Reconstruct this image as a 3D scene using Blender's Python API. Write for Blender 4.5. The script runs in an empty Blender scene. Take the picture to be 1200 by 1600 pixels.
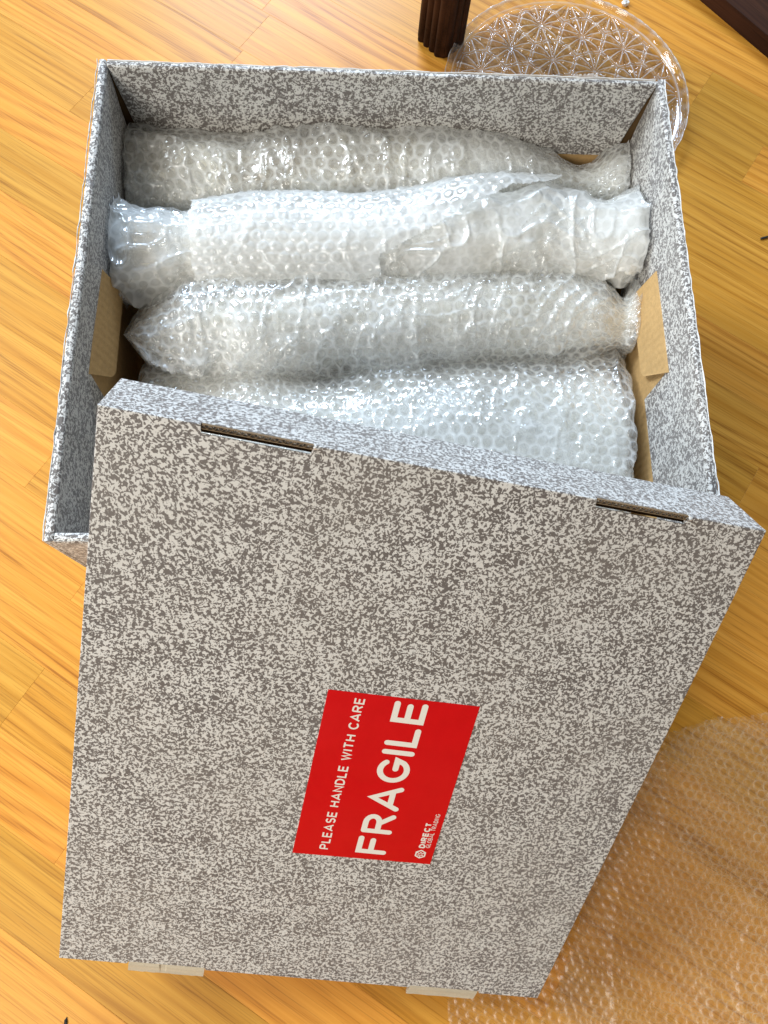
import bpy, bmesh, math, random
import numpy as np
from mathutils import Vector, Matrix
random.seed(7)
SC = bpy.context.scene
COL = SC.collection

# ------------------------------------------------------------------ camera, light, exposure
W, D, HB = 0.5, 0.4271, 0.2975            # box: width, depth, height (metres)
CAM = np.array([-0.0352, -0.3413, 0.8375])
R = np.array([[0.99859, 0.0058, 0.0525], [-0.0085, -0.9633, 0.2682], [0.0521, -0.2682, -0.9619]])
_u, _s, _v = np.linalg.svd(R); R = _u @ _v   # rows: world axes in camera space (x right, y down, z forward)
F = 1190.0
RIM = 0.0078

cam = bpy.data.cameras.new('camera'); camo = bpy.data.objects.new('camera', cam); COL.objects.link(camo)
cam.sensor_fit = 'VERTICAL'; cam.sensor_height = 36.0; cam.sensor_width = 27.0
cam.lens = 36.0 * F / 1600.0; cam.clip_start = 0.02; cam.clip_end = 60
mw = Matrix(((R[0, 0], -R[0, 1], -R[0, 2], CAM[0]), (R[1, 0], -R[1, 1], -R[1, 2], CAM[1]),
             (R[2, 0], -R[2, 1], -R[2, 2], CAM[2]), (0, 0, 0, 1)))
camo.matrix_world = mw
SC.camera = camo

world = bpy.data.worlds.new('World'); SC.world = world; world.use_nodes = True
bg = world.node_tree.nodes['Background']
bg.inputs['Color'].default_value = (1.0, 0.95, 0.88, 1); bg.inputs['Strength'].default_value = 0.12

def area(name, loc, aim, sx, sy, power, color):
    l = bpy.data.lights.new(name, 'AREA'); l.shape = 'RECTANGLE'; l.size = sx; l.size_y = sy
    l.energy = power; l.color = color
    o = bpy.data.objects.new(name, l); COL.objects.link(o); o.location = loc
    o.rotation_euler = (Vector(aim) - Vector(loc)).to_track_quat('-Z', 'Y').to_euler()
    return o
area('window_light', (-3.1, 1.5, 2.9), (0, 0, 0.1), 1.3, 1.5, 195, (0.80, 0.90, 1.0))
area('window_light', (-0.38, 3.5, 2.2), (0.1, 0.1, 0.1), 1.3, 1.0, 215, (0.60, 0.77, 1.0))
area('fill_light', (-1.15, -1.5, 1.7), (-0.35, -0.6, 0), 0.9, 0.9, 42, (1.0, 0.96, 0.89))  # unseen fill added to brighten the lid and front-left floor

SC.view_settings.view_transform = 'Standard'; SC.view_settings.look = 'None'
SC.view_settings.exposure = 0.0; SC.view_settings.gamma = 1.0
SC.render.film_transparent = False
SC.cycles.max_bounces = 10; SC.cycles.transparent_max_bounces = 32
SC.cycles.transmission_bounces = 10; SC.cycles.glossy_bounces = 4; SC.cycles.diffuse_bounces = 4
SC.cycles.sample_clamp_indirect = 10.0; SC.cycles.blur_glossy = 0.6

def ray(x, y): return R @ np.array([(x - 600) / F, (y - 800) / F, 1.0])
def onz(x, y, z=0.0):
    d = ray(x, y); return CAM + d * (z - CAM[2]) / d[2]

# ------------------------------------------------------------------ materials
class NT:
    def __init__(s, name):
        s.m = bpy.data.materials.new(name); s.m.use_nodes = True
        s.t = s.m.node_tree; s.t.nodes.clear()
        s.out = s.t.nodes.new('ShaderNodeOutputMaterial')
    def n(s, typ, **kw):
        nd = s.t.nodes.new('ShaderNode' + typ)
        for k, v in kw.items():
            if k.startswith('i_'):
                key = k[2:].replace('_', ' ')
                nd.inputs[key].default_value = v
            else: setattr(nd, k, v)
        return nd
    def l(s, a, b): s.t.links.new(a, b)
    def math(s, op, a, b=None, c=None, clamp=False):
        nd = s.n('Math', operation=op, use_clamp=clamp)
        for i, q in enumerate((a, b, c)):
            if q is None: continue
            if isinstance(q, (int, float)): nd.inputs[i].default_value = q
            else: s.l(q, nd.inputs[i])
        return nd.outputs[0]
    def mixc(s, f, a, b, blend='MIX'):
        nd = s.n('Mix', data_type='RGBA', blend_type=blend)
        for i, q in ((0, f), (6, a), (7, b)):
            if isinstance(q, (int, float)): nd.inputs[i].default_value = q
            elif isinstance(q, tuple): nd.inputs[i].default_value = (*q, 1)
            else: s.l(q, nd.inputs[i])
        return nd.outputs[2]
    def ramp(s, f, stops):
        nd = s.n('ValToRGB'); e = nd.color_ramp.elements
        while len(e) < len(stops): e.new(0.5)
        for i, (p, c) in enumerate(stops):
            e[i].position = p; e[i].color = (*c, 1) if isinstance(c, tuple) else (c, c, c, 1)
        s.l(f, nd.inputs[0]); return nd.outputs[0]
    def coord(s, scale=(1, 1, 1), kind='Object', rand=0.0):
        tc = s.n('TexCoord'); v = tc.outputs[kind]
        if rand:
            oi = s.n('ObjectInfo'); cx = s.n('CombineXYZ')
            a = s.math('MULTIPLY', oi.outputs['Random'], rand)
            b = s.math('MULTIPLY', oi.outputs['Random'], rand * 1.7)
            s.l(a, cx.inputs[0]); s.l(b, cx.inputs[2])
            ad = s.n('VectorMath', operation='ADD'); s.l(v, ad.inputs[0]); s.l(cx.outputs[0], ad.inputs[1]); v = ad.outputs[0]
        mp = s.n('Mapping'); mp.inputs['Scale'].default_value = scale; s.l(v, mp.inputs[0]); return mp.outputs[0]
    def noise(s, v, scale, detail=2.0, rough=0.5, dist=0.0):
        nd = s.n('TexNoise'); nd.inputs['Scale'].default_value = scale; nd.inputs['Detail'].default_value = detail
        nd.inputs['Roughness'].default_value = rough; nd.inputs['Distortion'].default_value = dist
        s.l(v, nd.inputs['Vector']); return nd.outputs['Fac']
    def bump(s, h, strength, dist):
        nd = s.n('Bump'); nd.inputs['Strength'].default_value = strength; nd.inputs['Distance'].default_value = dist
        s.l(h, nd.inputs['Height']); return nd.outputs[0]
    def pbr(s, color, rough=0.5, spec=0.5, normal=None, coat=0.0, coat_rough=0.1):
        p = s.n('BsdfPrincipled')
        if isinstance(color, tuple): p.inputs['Base Color'].default_value = (*color, 1)
        else: s.l(color, p.inputs['Base Color'])
        if isinstance(rough, (int, float)): p.inputs['Roughness'].default_value = rough
        else: s.l(rough, p.inputs['Roughness'])
        p.inputs['Specular IOR Level'].default_value = spec
        p.inputs['Coat Weight'].default_value = coat; p.inputs['Coat Roughness'].default_value = coat_rough
        if normal is not None: s.l(normal, p.inputs['Normal'])
        s.l(p.outputs[0], s.out.inputs[0]); return p

def m_granite():
    s = NT('speckled_print'); v = s.coord()
    warp = s.n('TexNoise'); warp.inputs['Scale'].default_value = 160; warp.inputs['Detail'].default_value = 1
    s.l(v, warp.inputs['Vector'])
    sub = s.n('VectorMath', operation='SUBTRACT'); s.l(warp.outputs['Color'], sub.inputs[0]); sub.inputs[1].default_value = (.5, .5, .5)
    sc = s.n('VectorMath', operation='SCALE'); sc.inputs['Scale'].default_value = 0.004; s.l(sub.outputs[0], sc.inputs[0])
    ad = s.n('VectorMath', operation='ADD'); s.l(v, ad.inputs[0]); s.l(sc.outputs[0], ad.inputs[1]); v2 = ad.outputs[0]
    a = s.noise(v2, 345, 3.0, 0.66); b = s.noise(v2, 680, 1.5, 0.5); c = s.noise(v, 45, 1.0)
    h = s.math('MULTIPLY_ADD', b, 0.42, s.math('MULTIPLY', a, 0.72))
    h = s.math('MULTIPLY_ADD', c, 0.10, h)
    f = s.ramp(h, ((0.612, 0.0), (0.638, 1.0)))
    col = s.mixc(f, (0.120, 0.102, 0.092), (0.65, 0.63, 0.585))
    dirt = s.noise(v, 9, 3); col = s.mixc(s.ramp(dirt, ((0.3, 0.0), (0.75, 0.18))), col, (0.40, 0.36, 0.30))
    bmp = s.bump(s.noise(v, 900, 1), 0.08, 0.0004)
    wav = s.bump(s.noise(v, 11, 3), 0.5, 0.003); s.l(wav, bmp.node.inputs['Normal'])
    p = s.pbr(col, 0.52, 0.35, bmp); p.inputs['Sheen Weight'].default_value = 0.45; p.inputs['Sheen Roughness'].default_value = 0.45; return s.m

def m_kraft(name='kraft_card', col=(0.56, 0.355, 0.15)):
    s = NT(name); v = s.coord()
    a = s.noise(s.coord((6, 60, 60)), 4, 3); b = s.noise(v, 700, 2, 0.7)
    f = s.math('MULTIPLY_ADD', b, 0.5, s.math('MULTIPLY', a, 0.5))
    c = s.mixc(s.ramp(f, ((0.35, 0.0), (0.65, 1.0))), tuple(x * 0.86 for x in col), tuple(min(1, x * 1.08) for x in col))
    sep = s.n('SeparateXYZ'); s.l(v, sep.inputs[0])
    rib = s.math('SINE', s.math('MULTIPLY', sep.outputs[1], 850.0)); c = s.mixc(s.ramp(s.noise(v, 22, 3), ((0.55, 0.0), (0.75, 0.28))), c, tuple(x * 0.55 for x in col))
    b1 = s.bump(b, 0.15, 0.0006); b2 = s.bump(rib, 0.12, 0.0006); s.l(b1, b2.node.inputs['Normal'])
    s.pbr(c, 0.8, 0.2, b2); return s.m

def m_flute():
    s = NT('corrugated_edge'); v = s.coord()
    w = s.n('TexWave', wave_type='BANDS', bands_direction='X'); w.inputs['Scale'].default_value = 60
    w.inputs['Distortion'].default_value = 1.5; w.inputs['Detail'].default_value = 1; s.l(v, w.inputs['Vector'])
    c = s.mixc(w.outputs['Fac'], (0.10, 0.065, 0.035), (0.55, 0.44, 0.30)); s.pbr(c, 0.85, 0.1); return s.m

def m_wood(name, light, mid, dark, rand=9.0, rough=0.34, coat=0.25, var=0.5, spec=0.5):
    s = NT(name)
    v = s.coord((1, 1, 1), rand=rand)
    def mp(sc):
        m = s.n('Mapping'); m.inputs['Scale'].default_value = sc; s.l(v, m.inputs[0]); return m.outputs[0]
    big = s.noise(mp((1.2, 8, 8)), 1, 1.5, 0.45)
    sep = s.n('SeparateXYZ'); s.l(v, sep.inputs[0])
    ph = s.math('MULTIPLY_ADD', big, 62.0, s.math('MULTIPLY', sep.outputs[1], 420.0))
    ph = s.math('MULTIPLY_ADD', s.noise(mp((3, 50, 50)), 1, 2, 0.5), 2.2, ph)
    rings = s.math('MULTIPLY_ADD', s.math('SINE', ph), 0.5, 0.5)
    rings = s.math('POWER', rings, 2.2)
    streak = s.noise(mp((1.3, 90, 90)), 1, 4, 0.7)
    pores = s.noise(mp((11, 620, 620)), 1, 2, 0.5)
    amp = s.ramp(s.noise(mp((1.1, 7, 7)), 1.7, 1), ((0.36, 0.12), (0.66, 0.90)))
    rg = s.math('MULTIPLY', rings, amp)
    c = s.mixc(s.ramp(streak, ((0.32, 0.0), (0.68, 1.0))), mid, light)
    c = s.mixc(s.math('MULTIPLY', rg, 0.55), c, dark)
    pr = s.math('MULTIPLY', s.ramp(pores, ((0.55, 0.0), (0.61, 1.0))), s.math('MULTIPLY_ADD', rg, 0.35, 0.26))
    c = s.mixc(pr, c, tuple(x * 0.75 for x in dark))
    oi = s.n('ObjectInfo'); hs = s.n('HueSaturation')
    s.l(s.math('MULTIPLY_ADD', oi.outputs['Random'], var, 1.0 - var * 0.55), hs.inputs['Value']); s.l(c, hs.inputs['Color'])
    s.l(s.math('MULTIPLY_ADD', oi.outputs['Random'], -0.010, 0.501), hs.inputs['Hue'])
    rr = s.math('MULTIPLY_ADD', streak, 0.12, rough)
    b = s.bump(s.math('SUBTRACT', streak, s.math('MULTIPLY', pr, 0.8)), 0.10, 0.0005)
    s.pbr(hs.outputs[0], rr, spec, b, coat, 0.22); return s.m

def m_plain(name, col, rough=0.5, spec=0.4, nscale=0, amt=0.1):
    s = NT(name); c = col
    if nscale:
        f = s.noise(s.coord(), nscale, 3); c = s.mixc(f, tuple(x * (1 - amt) for x in col), tuple(min(1, x * (1 + amt)) for x in col))
    s.pbr(c, rough, spec); return s.m

def m_film(name, web, ring, top, tint=(0.97, 0.97, 0.945), gloss=0.02, crinkle=1.0, cap=0.16, grough=0.10):
    """thin bubble film: clear over each bubble, milky where the two plies are welded"""
    s = NT(name)
    at = s.n('Attribute', attribute_name='bub'); d = at.outputs['Fac']
    al = s.ramp(s.math('DIVIDE', d, 1.3), ((0.0, top), (0.60, top), (0.70, ring), (0.77, ring), (0.83, web), (1.0, web)))
    v = s.coord(); blot = s.noise(v, 38, 2)
    al = s.math('MULTIPLY', al, s.math('MULTIPLY_ADD', blot, 1.3, 0.35), clamp=True)
    cr = s.noise(v, 210, 3, 0.6, 1.2); cr2 = s.noise(v, 60, 2, 0.5, 2.0)
    nb = s.bump(s.math('ADD', s.math('MULTIPLY', cr, 0.5), cr2), 0.22 * crinkle, 0.0012)
    dif = s.n('BsdfDiffuse'); dif.inputs['Color'].default_value = (*tint, 1)
    trl = s.n('BsdfTranslucent'); trl.inputs['Color'].default_value = (*tint, 1)
    m1 = s.n('MixShader'); m1.inputs[0].default_value = 0.42; s.l(dif.outputs[0], m1.inputs[1]); s.l(trl.outputs[0], m1.inputs[2])
    tr = s.n('BsdfTransparent'); tr.inputs['Color'].default_value = (0.985, 0.985, 0.985, 1)
    m2 = s.n('MixShader'); s.l(al, m2.inputs[0]); s.l(tr.outputs[0], m2.inputs[1]); s.l(m1.outputs[0], m2.inputs[2])
    gl = s.n('BsdfGlossy'); gl.inputs['Roughness'].default_value = grough; s.l(nb, gl.inputs['Normal'])
    lw = s.n('Fresnel'); lw.inputs['IOR'].default_value = 1.5; s.l(nb, lw.inputs['Normal'])
    fr = s.math('ADD', s.math('MULTIPLY', lw.outputs[0], 1.0), gloss, clamp=True)
    fr = s.math('MINIMUM', fr, cap)
    m3 = s.n('MixShader'); s.l(fr, m3.inputs[0]); s.l(m2.outputs[0], m3.inputs[1]); s.l(gl.outputs[0], m3.inputs[2])
    s.l(m3.outputs[0], s.out.inputs[0]); return s.m

def m_core(name='wrapped_contents', k=0.0):
    s = NT(name); v = s.coord()
    a = s.noise(v, 14, 2, 0.5); b = s.noise(v, 120, 3, 0.6, 1.0)
    f = s.math('MULTIPLY_ADD', b, 0.45, s.math('MULTIPLY', a, 0.7)); f = s.math('ADD', f, k)
    c = s.ramp(f, ((0.36, (0.36, 0.30, 0.20)), (0.48, (0.72, 0.69, 0.58)), (0.60, (0.88, 0.87, 0.81))))
    s.pbr(c, 0.35, 0.5, s.bump(b, 0.6, 0.003)); return s.m

def m_glass():
    """pressed glass: clear, with bright ground ridges and grooves tinted darker to paint in light bent away"""
    s = NT('pressed_glass'); at = s.n('Attribute', attribute_name='bub'); d = at.outputs['Fac']
    white = s.math('MULTIPLY', s.math('MAXIMUM', d, 0.0), 0.55, clamp=True); dark = s.math('MAXIMUM', s.math('MULTIPLY', d, -1.0), 0.0)
    tr = s.n('BsdfTransparent'); s.l(s.mixc(dark, (0.995, 0.995, 0.99), (0.66, 0.60, 0.50)), tr.inputs['Color'])  # groove tint paints in the darkening that refraction would give
    df = s.n('BsdfDiffuse'); df.inputs['Color'].default_value = (.95, .95, .95, 1); tl = s.n('BsdfTranslucent'); tl.inputs['Color'].default_value = (.95, .95, .95, 1)
    m1 = s.n('MixShader'); m1.inputs[0].default_value = .4; s.l(df.outputs[0], m1.inputs[1]); s.l(tl.outputs[0], m1.inputs[2])
    m2 = s.n('MixShader'); s.l(white, m2.inputs[0]); s.l(tr.outputs[0], m2.inputs[1]); s.l(m1.outputs[0], m2.inputs[2])
    gl = s.n('BsdfGlossy'); gl.inputs['Roughness'].default_value = 0.06; fr = s.n('Fresnel'); fr.inputs['IOR'].default_value = 1.5
    m3 = s.n('MixShader'); s.l(s.math('MINIMUM', s.math('MULTIPLY', fr.outputs[0], 0.75), 0.35), m3.inputs[0]); s.l(m2.outputs[0], m3.inputs[1]); s.l(gl.outputs[0], m3.inputs[2])
    s.l(m3.outputs[0], s.out.inputs[0]); return s.m

M_PRINT = m_granite(); M_KRAFT = m_kraft(); M_TAB = m_kraft('pale_card', (0.60, 0.53, 0.40)); M_FLUTE = m_flute()
M_SLOT_SHADED = m_kraft('slot_card_shaded', (0.22, 0.15, 0.085)); M_KRAFT_SHADED = m_kraft('kraft_shaded', (0.10, 0.055, 0.02))  # shade of slots and gaps is painted into both darker card colours
M_OAK = m_wood('oak_floor', (0.70, 0.345, 0.050), (0.57, 0.248, 0.025), (0.29, 0.095, 0.006), var=0.26, coat=0.05, rough=0.40, spec=0.18)
M_DARKWOOD = m_wood('dark_stained_wood', (0.060, 0.025, 0.011), (0.030, 0.012, 0.006), (0.009, 0.004, 0.002), rough=0.55, coat=0.0, var=0.1, spec=0.1)
M_GROOVE = m_plain('groove_dark', (0.16, 0.07, 0.02), 0.8)
M_FILM = m_film('bubble_film', 0.66, 0.48, 0.22, gloss=0.0)
M_FILM_MILKY = m_film('bubble_film_milky', 0.80, 0.72, 0.55, gloss=0.0, cap=0.14)
M_FILM_IN = m_film('bubble_film_inner', 0.34, 0.45, 0.20, gloss=0.0, cap=0.10)
M_FILM_CLEAR_WARMLIT = m_film('bubble_film_clear_warmlit', 0.06, 0.20, 0.03, (0.95, 0.84, 0.60), 0.0, 0.5, 0.05, 0.36)  # warm reflected light is painted into this film's tint
M_CORE = m_core(); M_CORE_BROWN = m_core('wrapped_contents_brown', -0.07); M_GLASS = m_glass()
def m_red():
    s = NT('red_print'); v = s.coord(); n1 = s.noise(v, 55, 2); n2 = s.noise(v, 12, 1)
    c = s.mixc(n1, (0.56, 0.0015, 0.003), (0.64, 0.003, 0.005))
    s.pbr(c, s.math('MULTIPLY_ADD', n2, 0.3, 0.22), 0.3, s.bump(s.math('ADD', n1, s.math('MULTIPLY', n2, 3.0)), 0.25, 0.0015)); return s.m
M_RED = m_red()
M_CREAM = m_plain('cream_print', (0.78, 0.75, 0.66), 0.45, 0.3)
M_PAPER = m_plain('worn_paper', (0.72, 0.70, 0.66), 0.8, 0.2, 200, 0.2)
M_BLACK = m_plain('black_bit', (0.02, 0.018, 0.015), 0.6)

# ------------------------------------------------------------------ object helpers
def tag(o, label=None, cat=None, group=None, kind=None):
    if label: o['label'] = label
    if cat: o['category'] = cat
    if group: o['group'] = group
    if kind: o['kind'] = kind
    return o
def empty(name, loc=(0, 0, 0), label=None, cat=None, group=None):
    o = bpy.data.objects.new(name, None); COL.objects.link(o); o.location = loc; o.empty_display_size = 0.02
    return tag(o, label, cat, group)
def link(name, me, mat, parent=None, keep_world=True):
    o = bpy.data.objects.new(name, me); COL.objects.link(o)
    if mat is not None and not me.materials:
        for m in (mat if isinstance(mat, (list, tuple)) else [mat]): me.materials.append(m)
    if parent is not None: o.parent = parent
    return o
def np_mesh(name, V, Fq, smooth=True, attr=None):
    me = bpy.data.meshes.new(name); V = np.ascontiguousarray(V, np.float32); Fq = np.ascontiguousarray(Fq, np.int32)
    k = Fq.shape[1]
    me.vertices.add(len(V)); me.vertices.foreach_set('co', V.ravel())
    me.loops.add(Fq.size); me.loops.foreach_set('vertex_index', Fq.ravel())
    me.polygons.add(len(Fq)); me.polygons.foreach_set('loop_start', np.arange(0, Fq.size, k, dtype=np.int32))
    me.polygons.foreach_set('loop_total', np.full(len(Fq), k, np.int32))
    me.update(calc_edges=True)
    if smooth: me.polygons.foreach_set('use_smooth', np.ones(len(Fq), bool))
    if attr is not None:
        a = me.attributes.new('bub', 'FLOAT', 'POINT'); a.data.foreach_set('value', np.ascontiguousarray(attr, np.float32))
    me.validate(); return me
def bm_mesh(name, bm, smooth=False):
    bmesh.ops.recalc_face_normals(bm, faces=bm.faces)
    me = bpy.data.meshes.new(name); bm.to_mesh(me); bm.free()
    if smooth:
        for p in me.polygons: p.use_smooth = True
    return me
def add_box(bm, x0, x1, y0, y1, z0, z1, mi=0):
    vs = [bm.verts.new((x, y, z)) for z in (z0, z1) for y in (y0, y1) for x in (x0, x1)]
    fs = []
    for f in ((0, 1, 3, 2), (4, 6, 7, 5), (0, 4, 5, 1), (2, 3, 7, 6), (0, 2, 6, 4), (1, 5, 7, 3)):
        fc = bm.faces.new([vs[i] for i in f]); fc.material_index = mi; fs.append(fc)
    return fs
def box_obj(name, dims, mat, parent, bevel=0.0):
    bm = bmesh.new(); add_box(bm, *dims)
    if bevel: bmesh.ops.bevel(bm, geom=bm.edges[:], offset=bevel, segments=2, affect='EDGES', profile=0.6)
    return link(name, bm_mesh(name, bm), mat, parent)
def prism(name, pts, z0, z1, mat, parent, bevel=0.0):
    """outline in x,y extruded between z0 and z1"""
    bm = bmesh.new(); lo = [bm.verts.new((x, y, z0)) for x, y in pts]; hi = [bm.verts.new((x, y, z1)) for x, y in pts]
    n = len(pts); bm.faces.new(lo[::-1]); top = bm.faces.new(hi)
    for i in range(n): bm.faces.new((lo[i], lo[(i + 1) % n], hi[(i + 1) % n], hi[i]))
    if bevel: bmesh.ops.bevel(bm, geom=list(top.edges), offset=bevel, segments=2, affect='EDGES', profile=0.6)
    return link(name, bm_mesh(name, bm), mat, parent)

# ------------------------------------------------------------------ numpy noise
class VN:
    def __init__(s, seed): s.t = np.random.RandomState(seed).rand(256, 256).astype(np.float32)
    def __call__(s, x, y):
        xi = np.floor(x).astype(int); yi = np.floor(y).astype(int); fx = x - xi; fy = y - yi
        fx = fx * fx * (3 - 2 * fx); fy = fy * fy * (3 - 2 * fy); t = s.t
        a = t[xi & 255, yi & 255]; b = t[(xi + 1) & 255, yi & 255]; c = t[xi & 255, (yi + 1) & 255]; d = t[(xi + 1) & 255, (yi + 1) & 255]
        return (a * (1 - fx) + b * fx) * (1 - fy) + (c * (1 - fx) + d * fx) * fy - 0.5
def hexd(x, y, p):
    """distance to the nearest centre of a hexagonal lattice with pitch p, and a random number per cell"""
    h = p * math.sqrt(3)
    ax = np.round(x / p); ay = np.round(y / h)
    da = np.hypot(x - ax * p, y - ay * h)
    bx = np.floor(x / p); by = np.floor(y / h)
    db = np.hypot(x - (bx + .5) * p, y - (by + .5) * h)
    use = da < db
    ix = np.where(use, ax * 2, bx * 2 + 1).astype(int); iy = np.where(use, ay * 2, by * 2 + 1).astype(int)
    rnd = np.modf(np.abs(np.sin(ix * 12.9898 + iy * 78.233) * 43758.5453))[0]
    return np.where(use, da, db), rnd
def bubbles(s, c, seed, pitch=0.0110, rot=0.0, height=0.0020, warp=0.0016, popped=0.35):
    n = VN(seed)
    s2 = s + warp * 2 * n(s * 45, c * 45); c2 = c + warp * 2 * n(s * 45 + 50, c * 45 + 9)
    ca, sa = math.cos(rot), math.sin(rot)
    d, rnd = hexd(s2 * ca - c2 * sa, s2 * sa + c2 * ca, pitch); d = d / (pitch * 0.44)
    flat = np.clip((n(s * 22 + 7, c * 22 + 3) + 0.5 - (1 - popped)) * 5, 0, 1)        # crushed patches
    hh = 0.8 * height * (0.55 + 0.45 * rnd) * (1 - 0.75 * flat) * np.clip(1 - np.clip(d, 0, 1) ** 4, 0, 1)
    dent = 0.35 * height * np.where(rnd > 0.55, np.exp(-((d - 0.15) / 0.3) ** 2), 0)
    return hh - dent, np.clip(d, 0, 1.3)

def surf_normals(P):
    du = np.gradient(P, axis=0); dv = np.gradient(P, axis=1); n = np.cross(du, dv)
    return n / (np.linalg.norm(n, axis=2, keepdims=True) + 1e-9)
def grid_faces(nu, nv, mask=None):
    i, j = np.meshgrid(np.arange(nu - 1), np.arange(nv - 1), indexing='ij'); a = i * nv + j
    q = np.stack((a, a + nv, a + nv + 1, a + 1), -1).reshape(-1, 4)
    if mask is not None: q = q[mask[:-1, :-1].ravel() & mask[1:, 1:].ravel()]
    return q

def smooth1(a, k):
    if k < 2: return a
    ker = np.hanning(k + 2)[1:-1]; ker /= ker.sum(); pad = k // 2
    return np.convolve(np.pad(a, (pad, k - 1 - pad), mode='edge'), ker, mode='valid')

def tube(st, seed, scale=1.0, off=0.0, res=0.0012, v0=0.0, v1=2 * math.pi, squash=0.85, cap=(0.018, 0.018), bub=None, lump=.0032, ragged=.009,
         wr=0.0031, fold=0.0042, mask_fn=None, sm=0.016):
    """st: rows (px, y_top, y_bottom, z of the axis); measured outline, placed on its own height."""
    st = np.array(st, float)
    top = np.array([onz(a, b, z) for a, b, c, z in st]); bot = np.array([onz(a, c, z) for a, b, c, z in st])
    C0 = (top + bot) / 2; A0 = (top - bot) / 2
    seg = np.r_[0, np.cumsum(np.linalg.norm(np.diff(C0, axis=0), axis=1))]; L = seg[-1]
    nu = int(L / res) + 2; s = np.linspace(0, L, nu); k = int(sm / res)
    Cc = np.stack([smooth1(np.interp(s, seg, C0[:, i]), k) for i in range(3)], 1)
    Cc[:, 0] = np.interp(s, seg, C0[:, 0])
    A = np.stack([smooth1(np.interp(s, seg, A0[:, i]), k) for i in range(3)], 1) * scale
    rad = np.linalg.norm(A, axis=1)
    def capf(d, r): return np.clip(1 - np.clip(1 - d / max(r, 1e-6), 0, 1) ** 2.6, 0.0004, 1) ** (1 / 2.2)
    e = capf(s, cap[0]) * capf(L - s, cap[1]) if cap else np.ones_like(s)
    rm = rad.mean(); nv = int(rm * (v1 - v0) / res) + 2; v = np.linspace(v0, v1, nv)
    S, V = np.meshgrid(s, v, indexing='ij'); cc = V * rm
    n = VN(seed + 100); n2 = VN(seed + 200)
    # radial wrinkles: broad dents, sharp folds that run round the bundle
    T = V / (2 * math.pi)
    def per(fs, fv):                                   # periodic in v
        a = n(S * fs, T * fv); b = n(S * fs, (T - 1) * fv + 40.0); wgt = np.clip((T - 0.85) / 0.15, 0, 1)
        b = n(S * fs, (T - 1) * fv); return a * (1 - wgt) + b * wgt
    dr = lump * 2.0 * per(12, 3) + wr * 2.0 * per(28, 7) + wr * 1.1 * per(75, 15)
    rg = 1 - np.abs(2 * n2(S * 55 + 2.5 * n(S * 10, T * 6 + 3), T * 7)) * 2
    dr = dr + fold * np.clip(rg, 0, 1) ** 3 * 0.9
    crum = 1 + 1.8 * np.exp(-np.minimum(S, L - S) / .022) * (cap is not None)
    rg2 = 1 - np.abs(2 * n2(S * 24 + 31, T * 17 + 2.0 * n(S * 25 + 9, T * 5))) * 2
    dr = dr + fold * 0.7 * np.clip(rg2, 0, 1) ** 3
    dr = dr * crum
    fac = (e[:, None]) * (1 + (dr + off) / rm)
    P = Cc[:, None, :] + A[:, None, :] * (np.cos(V) * fac)[..., None]
    P[..., 2] += rad[:, None] * squash * np.sin(V) * fac
    if cap is not None:
        rgn = n(T * 0 + 3.3, T * 11) + .6 * n(T * 0 + 8.1, T * 29)
        rgn = rgn * (np.clip(T * 12, 0, 1) * np.clip((1 - T) * 12, 0, 1))
        P[..., 0] += ragged * rgn * (np.exp(-(L - S) / .014) - np.exp(-S / .014))
    d = None
    if bub is not None:
        h, d = bubbles(S, cc, seed, **bub)
        N = surf_normals(P)
        cen = P - Cc[:, None, :]
        sg = np.sign((N * cen).sum(2)); sg[sg == 0] = 1
        N = N * sg[..., None]
        P = P + N * (h * np.clip(e[:, None] * 1.5 - 0.4, 0.05, 1))[..., None]
        d = d.ravel()
    lx, ly = W / 2 - RIM - .0022, D / 2 - RIM - .0022            # nothing pushes through the box walls
    P[..., 0] = np.where(P[..., 0] < -lx + .004, -lx + .004 * np.exp(np.minimum(P[..., 0] + lx - .004, 0) / .004), P[..., 0])
    P[..., 0] = np.where(P[..., 0] > lx - .004, lx - .004 * np.exp(-np.maximum(P[..., 0] - lx + .004, 0) / .004), P[..., 0])
    P[..., 1] = np.clip(P[..., 1], -ly, ly); P[..., 2] = np.maximum(P[..., 2], .006)
    msk = None
    if mask_fn is not None: msk = mask_fn(S, V, L)
    me = np_mesh('wrap', P.reshape(-1, 3), grid_faces(nu, nv, msk), True, d)
    return me

def bundle(label, st, seed, film=None, inner=True, cap=(0.016, 0.016), lump=.0032, core_mat=None, base=None, outer_bub=None, squash=0.85, sub=None, core=True, res=0.0012):
    c = onz(*st[len(st) // 2][:2], 0.2)
    root = empty('bubble_wrap_bundle', (0, 0, 0), label, 'bubble wrap bundle', 'bubble wrapped bundles packed in the box')
    mid = st[len(st) // 2]; p = onz(mid[0], (mid[1] + mid[2]) / 2, mid[3]); root.location = (p[0], p[1], p[2] - 0.03)
    parts = []
    parts.append(link('outer_wrap', tube(st, seed, 0.97, 0, res, bub=outer_bub or {}, squash=squash, cap=cap, lump=lump), film or M_FILM))
    if inner: parts.append(link('inner_wrap', tube(st, seed + 11, 0.87, 0, 0.0016, bub=dict(rot=0.5, pitch=0.0118, warp=0.003), squash=squash), M_FILM_IN))
    if core: parts.append(link('wrapped_core', tube(st, seed + 23, 0.77, 0, 0.003, squash=squash), core_mat or M_CORE))
    for o in parts:
        o.parent = root; o.matrix_parent_inverse = Matrix.Translation(-root.location)
    return root
def attach(o, root):
    o.parent = root; o.matrix_parent_inverse = root.matrix_basis.inverted() if root.matrix_basis != Matrix() else Matrix.Translation(-root.location); return o

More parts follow.
